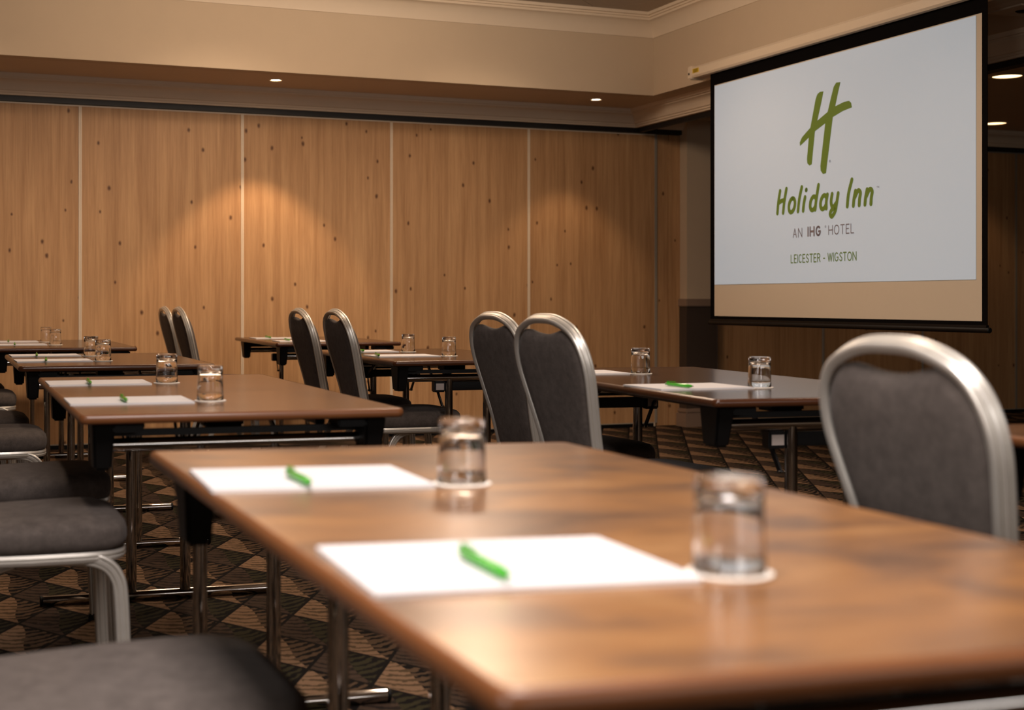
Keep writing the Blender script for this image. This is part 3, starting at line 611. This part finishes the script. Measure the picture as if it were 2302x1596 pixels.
# ------------------------------------------------------------------ folding conference table (origin: near-left corner on the floor, length along +y, width along +x)
TW = 0.75
def rrect(x0, x1, y0, y1, r, n=5):
    pts = []
    for cx, cy, a0 in ((x1 - r, y0 + r, -90), (x1 - r, y1 - r, 0), (x0 + r, y1 - r, 90), (x0 + r, y0 + r, 180)):
        for k in range(n + 1): a = R(a0 + 90 * k / n); pts.append((cx + r * math.cos(a), cy + r * math.sin(a)))
    return pts
def make_table(Lg, H, tilt=0.0, M_TOP=None, M_EDGE=None):
    t = empty('conference_table')
    bm = bmesh.new(); poly_prism(bm, rrect(.006, TW - .006, .006, Lg - .006, .012), H - .0205, H); tops = [bmobj('tabletop', bm, M_TOP, t, False)]
    bm = bmesh.new(); path = rrect(.006, TW - .006, .006, Lg - .006, .012)
    pr = [(-.0108, 0.0)] + [(-.0108 * math.cos(R(a)), .0075 * math.sin(R(a))) for a in (20, 45, 70, 90, 110, 135, 160)] + [(.0108, 0.0)]
    pr2 = [(q, abs(w2)) for q, w2 in pr]
    sweep(bm, [(x, y, H - .0104) for x, y in path], [(q, w2) for q, w2 in pr2], (0, 0, 1), closed=True); tops.append(bmobj('edge_band', bm, M_EDGE, t, angle=70))
    for q in tops: q.rotation_euler = (0, tilt, 0); q.location = (-H * tilt, 0, TW / 2 * tilt)
    c = TW / 2
    for e, sgn in ((.13, 1), (Lg - .13, -1)):
        r = bmesh.new(); tube(r, (c - .30, e, H - .080), (c + .30, e, H - .080), .0165, 16); bmobj('top_rail', r, M_CHROME, t)
        boxobj('rail_plate', (c - .305, c + .305, e - .010, e + .012, H - .060, H - .044), M_BLKST, t, bev=.002)
        for s in (-1, 1):
            bm = bmesh.new(); x = c + s * .318
            ya, yb_ = sorted((e - sgn * .085, e + sgn * .030)); yc, yd = sorted((e - sgn * .055, e + sgn * .020))
            vt_ = [bm.verts.new(q) for q in [(x - .026, ya, H - .0205), (x + .026, ya, H - .0205), (x + .026, yb_, H - .0205), (x - .026, yb_, H - .0205), (x - .020, yc, H - .132), (x + .020, yc, H - .132), (x + .020, yd, H - .132), (x - .020, yd, H - .132)]]
            fs_ = [bm.faces.new([vt_[i] for i in f]) for f in [(0, 1, 2, 3), (7, 6, 5, 4), (0, 4, 5, 1), (1, 5, 6, 2), (2, 6, 7, 3), (3, 7, 4, 0)]]
            bmesh.ops.bevel(bm, geom=list({q for f in fs_ for q in f.edges}), offset=.006, segments=2, affect='EDGES')
            box(bm, min(x, x - s * .09), max(x, x - s * .09), ya + .01, yb_ - .01, H - .046, H - .0205, bev=.004)
            bmobj('corner_bracket', bm, M_BLKPL, t)
            bm = bmesh.new(); tube(bm, (c + s * .088, e, H - .085), (c + s * .088, e, .030), .0175, 18); bmobj('leg', bm, M_CHROME, t)
        bm = bmesh.new(); tube(bm, (c - .37, e, .018), (c + .37, e, .018), .0165, 16, .002); ft = bmobj('foot_bar', bm, M_CHROME, t)
        for s in (-1, 1):
            bm = bmesh.new(); tube(bm, (c + s * .37, e, .018), (c + s * .378, e, .018), .0172, 16, .002); bmobj('end_cap', bm, M_BLKPL, ft)
        f = e + sgn * .03
        bm = bmesh.new(); box(bm, c - .135, c + .135, min(e, f), max(e, f), .588, .626, bev=.005); box(bm, c - .155, c - .105, min(e - sgn * .005, f + sgn * .008), max(e - sgn * .005, f + sgn * .008), .582, .632, bev=.004); box(bm, c + .105, c + .155, min(e - sgn * .005, f + sgn * .008), max(e - sgn * .005, f + sgn * .008), .582, .632, bev=.004)
        cp = bmobj('brace_plate', bm, M_BLKST, t)
        ys = f + sgn * .009
        boxobj('sticker', (c + .112, c + .148, min(ys, ys + .0012), max(ys, ys + .0012), .592, .620), M_STICK, cp)
        boxobj('sticker', (c - .148, c - .112, min(e - sgn * .0055, e - sgn * .0065), max(e - sgn * .0055, e - sgn * .0065), .592, .620), M_STICK, cp)
        for s in (-1, 1):
            bm = bmesh.new(); sweep(bm, [(c + s * .118, e + sgn * .21, H - .030), (c + s * .130, e + sgn * .045, .60), (c + s * .112, e + sgn * .012, .515)], [(.008, .003), (-.008, .003), (-.008, -.003), (.008, -.003)], (0, 0, 1))
            st = bmobj('folding_strut', bm, M_BLKST, t, False)
            bm = bmesh.new(); tube(bm, (c + s * .104, e + sgn * .014, .518), (c + s * .120, e + sgn * .014, .518), .005, 10); bmobj('rivet', bm, M_CHROME, st)
    for s in (-1, 1):
        boxobj('under_rail', (c + s * .22 - .012, c + s * .22 + .012, .20, Lg - .20, H - .050, H - .0205), M_BLKST, t, bev=.002)
    bm = bmesh.new(); box(bm, c - .05, c + .05, .30, .40, H - .06, H - .0205, bev=.006); bmobj('latch_block', bm, M_BLKPL, t)
    return t
TILT = 0.010                                      # the largest top dips slightly to one side
def top_z(k, x, y):
    tx_, ty_, r_, _, H, _ = TABLES[k]
    if k != 'T1': return H
    u = (x - tx_) * math.cos(r_) + (y - ty_) * math.sin(r_); return H + (TW / 2 - u) * TILT
TABLES = {  # x, y, rot, length, top height, label
    'T1': (.408, .821, -.076, 1.544, .729, 'orange brown conference table largest in view, set with two blank notepads'),
    'T2': (.561, 3.214, -.092, 1.642, .727, 'brown conference table directly behind the largest one in the same row'),
    'T3': (.749, 5.603, -.084, 1.251, .731, 'dark brown conference table third in the row without chair backs in view'),
    'T4': (.902, 7.760, -.082, 1.541, .730, 'dark brown conference table last in its row, against the pale panel joint'),
    'R1': (2.155, 3.114, -.147, 1.700, .727, 'dark conference table below the screen, its top reflecting the grey picture'),
    'R2': (2.294, 5.634, -.097, 1.471, .724, 'dark conference table in the middle of the screen-side row, two chairs beside'),
    'R3': (2.502, 7.936, -.101, 1.353, .735, 'dark conference table nearest the panelled wall in the screen-side row'),
    'R0': (1.959, .703, -.080, 1.550, .730, 'brown conference table mostly out of frame behind the big blurred chair')}
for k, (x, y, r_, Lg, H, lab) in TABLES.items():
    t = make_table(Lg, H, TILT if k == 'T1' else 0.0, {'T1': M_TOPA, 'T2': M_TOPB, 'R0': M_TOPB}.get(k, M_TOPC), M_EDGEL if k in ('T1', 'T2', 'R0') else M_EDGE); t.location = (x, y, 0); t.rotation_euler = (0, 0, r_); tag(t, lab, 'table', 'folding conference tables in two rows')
# chairs : seat centre x, y, rot
CH = [(.38, 1.88, -.06, 'grey banquet chair whose blurred seat fills the bottom corner by the largest table'),
      (.47, 3.43, -.07, 'grey banquet chair with curved silver front leg fully in view, second row table'),
      (.60, 4.27, -.08, 'grey banquet chair just behind the one with the curved leg, same table'),
      (.63, 5.66, -.06, 'dark banquet chair at third table, silver seat rim showing at frame edge'),
      (.67, 6.38, -.08, 'dark banquet chair at third table with only its seat corner showing'),
      (.83, 8.00, -.08, 'black looking banquet chair seat at frame edge by the last table'),
      (.86, 8.72, -.08, 'black looking banquet chair beside wall, farthest at the last table')]
RB = [(1.492, 1.714, -.06, 'large blurred grey banquet chair back with silver arch in the foreground'),
      (1.925, 3.62, .02, 'grey banquet chair at the table below the screen, wider of the overlapping pair'),
      (2.142, 4.40, .0, 'grey banquet chair at the table below the screen, partly behind its twin'),
      (2.17, 6.05, -.06, 'dark banquet chair back at the middle screen-side table, wider of two'),
      (2.25, 6.80, -.06, 'dark banquet chair back at the middle screen-side table, narrower of two'),
      (2.04, 8.42, -.06, 'black banquet chair back by the panelled wall, in front of its twin'),
      (2.09, 9.00, -.06, 'black banquet chair back by the panelled wall, closest to the panels')]
proto = make_chair(); first = True
for x, y, r_, lab in CH + [(x + .332 * math.cos(r_), y + .332 * math.sin(r_), r_, lab) for x, y, r_, lab in RB]:
    c = proto if first else copy_tree(proto); first = False
    c.location = (x, y, 0); c.rotation_euler = (0, 0, r_); c.scale = (1, 1, .985) if 'large blurred' in lab else (1, 1, 1); tag(c, lab, 'chair', 'grey upholstered banquet chairs at the tables')
# ------------------------------------------------------------------ notepads, pens, coasters, glasses
def make_pad():
    t = empty('notepad'); bm = bmesh.new(); poly_prism(bm, rrect(-.150, .150, -.119, .119, .002, 1), 0.0003, .0045); bmobj('sheets', bm, M_PAPER, t, False)
    boxobj('backing_card', (-.1502, .1502, -.1192, .1192, 0.0, .0008), M_COAST, t)
    return t
def make_pen():
    t = empty('ballpoint_pen')
    bm = bmesh.new(); pr = [(Vector((x, 0, .0062)), r) for x, r in [(-.060, .0040), (-.056, .0052), (.040, .0056), (.046, .0054), (.060, .0030), (.064, .0016)]]; sweep_r(bm, pr, Vector((0, 0, 1)), 14); bmobj('barrel', bm, M_GREEN, t)
    bm = bmesh.new(); tube(bm, (-.071, 0, .0062), (-.060, 0, .0062), .0030, 10, .001); bmobj('push_button', bm, M_GREEND, t)
    bm = bmesh.new(); box(bm, -.062, -.022, -.0022, .0022, .0135, .0150, bev=.0005); box(bm, -.062, -.056, -.0022, .0022, .0100, .0150, bev=.0005); bmobj('clip', bm, M_GREEN, t)
    bm = bmesh.new(); sweep_r(bm, [(Vector((.064, 0, .0062)), .0014), (Vector((.070, 0, .0060)), .0006)], Vector((0, 0, 1)), 8); bmobj('tip', bm, M_CHROME, t)
    return t
def make_glass():
    t = empty('drinking_glass'); bm = bmesh.new()
    # stands upside down: rim at z=0, thick base on top
    pr = [(.0315, .0010), (.0325, .0004), (.0337, .0010), (.0336, .004), (.0330, .020), (.0320, .045), (.0312, .066), (.0316, .069), (.0316, .083), (.0306, .0865), (.0285, .0875), (.018, .0862), (0, .0855), ]
    inn = [(0, .0735), (.016, .0738), (.0255, .0722), (.0285, .067), (.0290, .060), (.0300, .040), (.0310, .018), (.0315, .0010)]
    lathe(bm, pr + [], 40)
    lathe(bm, inn, 40)
    bmesh.ops.remove_doubles(bm, verts=bm.verts, dist=1e-6)
    bmobj('tumbler', bm, M_GLASS, t, angle=60)
    return t
P_, E_, G_ = make_pad(), make_pen(), make_glass()
bm = bmesh.new(); lathe(bm, [(0, 0), (.0396, 0), (.040, .0006), (.040, .0016), (.0396, .0022), (0, .0022)], 48); cst = bmobj('coaster', bm, M_COAST)
used = {'p': 0, 'e': 0, 'g': 0, 'c': 0}
def inst(kind, proto_):
    used[kind] += 1
    return proto_ if used[kind] == 1 else copy_tree(proto_)
TN = {'T1': 'largest table', 'T2': 'table behind the largest', 'T3': 'third table in row', 'T4': 'fourth table in row', 'R1': 'table below screen', 'R2': 'middle screen-side table', 'R3': 'screen-side table by wall'}
WH = {'n': 'near place', 'f': 'far place'}
PADS = {'T1n': (.603, 1.220, -7.1), 'T1f': (.648, 1.909, -7.0), 'T2n': (.751, 3.616, -5.5), 'T2f': (.827, 4.429, -5.5), 'T3n': (.945, 6.041, -4.2), 'T3f': (.998, 6.618, -4.0), 'T4n': (1.110, 8.32, -4.5), 'T4f': (1.152, 8.92, -4.5),
        'R1n': (2.382, 3.579, -4.5), 'R1f': (2.488, 4.423, -8), 'R2n': (2.540, 6.147, -5), 'R2f': (2.581, 6.739, -6), 'R3n': (2.747, 8.233, -6), 'R3f': (2.808, 8.92, -6)}
PENS = {'T1n': (.570, 1.183, -95.9), 'T1f': (.615, 1.850, -94.6), 'T2n': (.729, 3.560, -95.5), 'T2f': (.785, 4.340, -96), 'T3n': (.900, 5.93, -98.6), 'T3f': (.942, 6.47, -98.3), 'T4n': (1.065, 8.13, -97.3), 'T4f': (1.104, 8.70, -97.2),
        'R1n': (2.315, 3.520, -89), 'R1f': (2.37, 4.33, -92), 'R2n': (2.390, 6.07, -103), 'R2f': (2.530, 6.65, -95.3), 'R3n': (2.66, 8.22, -94), 'R3f': (2.74, 8.86, -91.4)}
GLS = {'T1n': (.785, 1.112), 'T1f': (.830, 1.793), 'T2n': (.946, 3.552), 'T2f': (1.026, 4.365), 'T3n': (1.134, 5.957), 'T3f': (1.187, 6.513), 'T4n': (1.303, 8.243), 'T4f': (1.344, 8.853),
       'R1n': (2.562, 3.481), 'R1f': (2.667, 4.296), 'R2n': (2.741, 6.063), 'R2f': (2.773, 6.625)}
for k, (x, y, a) in PADS.items():
    o = inst('p', P_); o.location = (x, y, top_z(k[:2], x, y) + .0002); o.rotation_euler = (0, TILT if k[:2] == 'T1' else 0, R(a)); tag(o, 'blank white notepad, %s of the %s' % (WH[k[2]], TN[k[:2]]), 'notepad', 'white notepads on the tables')
for k, (x, y, a) in PENS.items():
    o = inst('e', E_); o.location = (x, y, top_z(k[:2], x, y) + .0053); o.rotation_euler = (0, 0, R(a)); tag(o, 'bright green pen on notepad, %s of the %s' % (WH[k[2]], TN[k[:2]]), 'pen', 'green pens on the notepads')
for k, (x, y) in GLS.items():
    z = top_z(k[:2], x, y)
    px, py, pa = PADS[k]
    dz = .0006 if k[:2] == 'T1' else .0003
    c = inst('c', cst); c.location = (x, y, z + dz); tag(c, 'round white coaster under glass, %s of the %s' % (WH[k[2]], TN[k[:2]]), 'coaster', 'round coasters under the glasses')
    g = inst('g', G_); g.location = (x, y, z + dz + .0022); g.rotation_euler = (0, 0, random.uniform(0, 6)); tag(g, 'upturned clear tumbler, %s of the %s' % (WH[k[2]], TN[k[:2]]), 'glass', 'upturned glasses on the coasters')
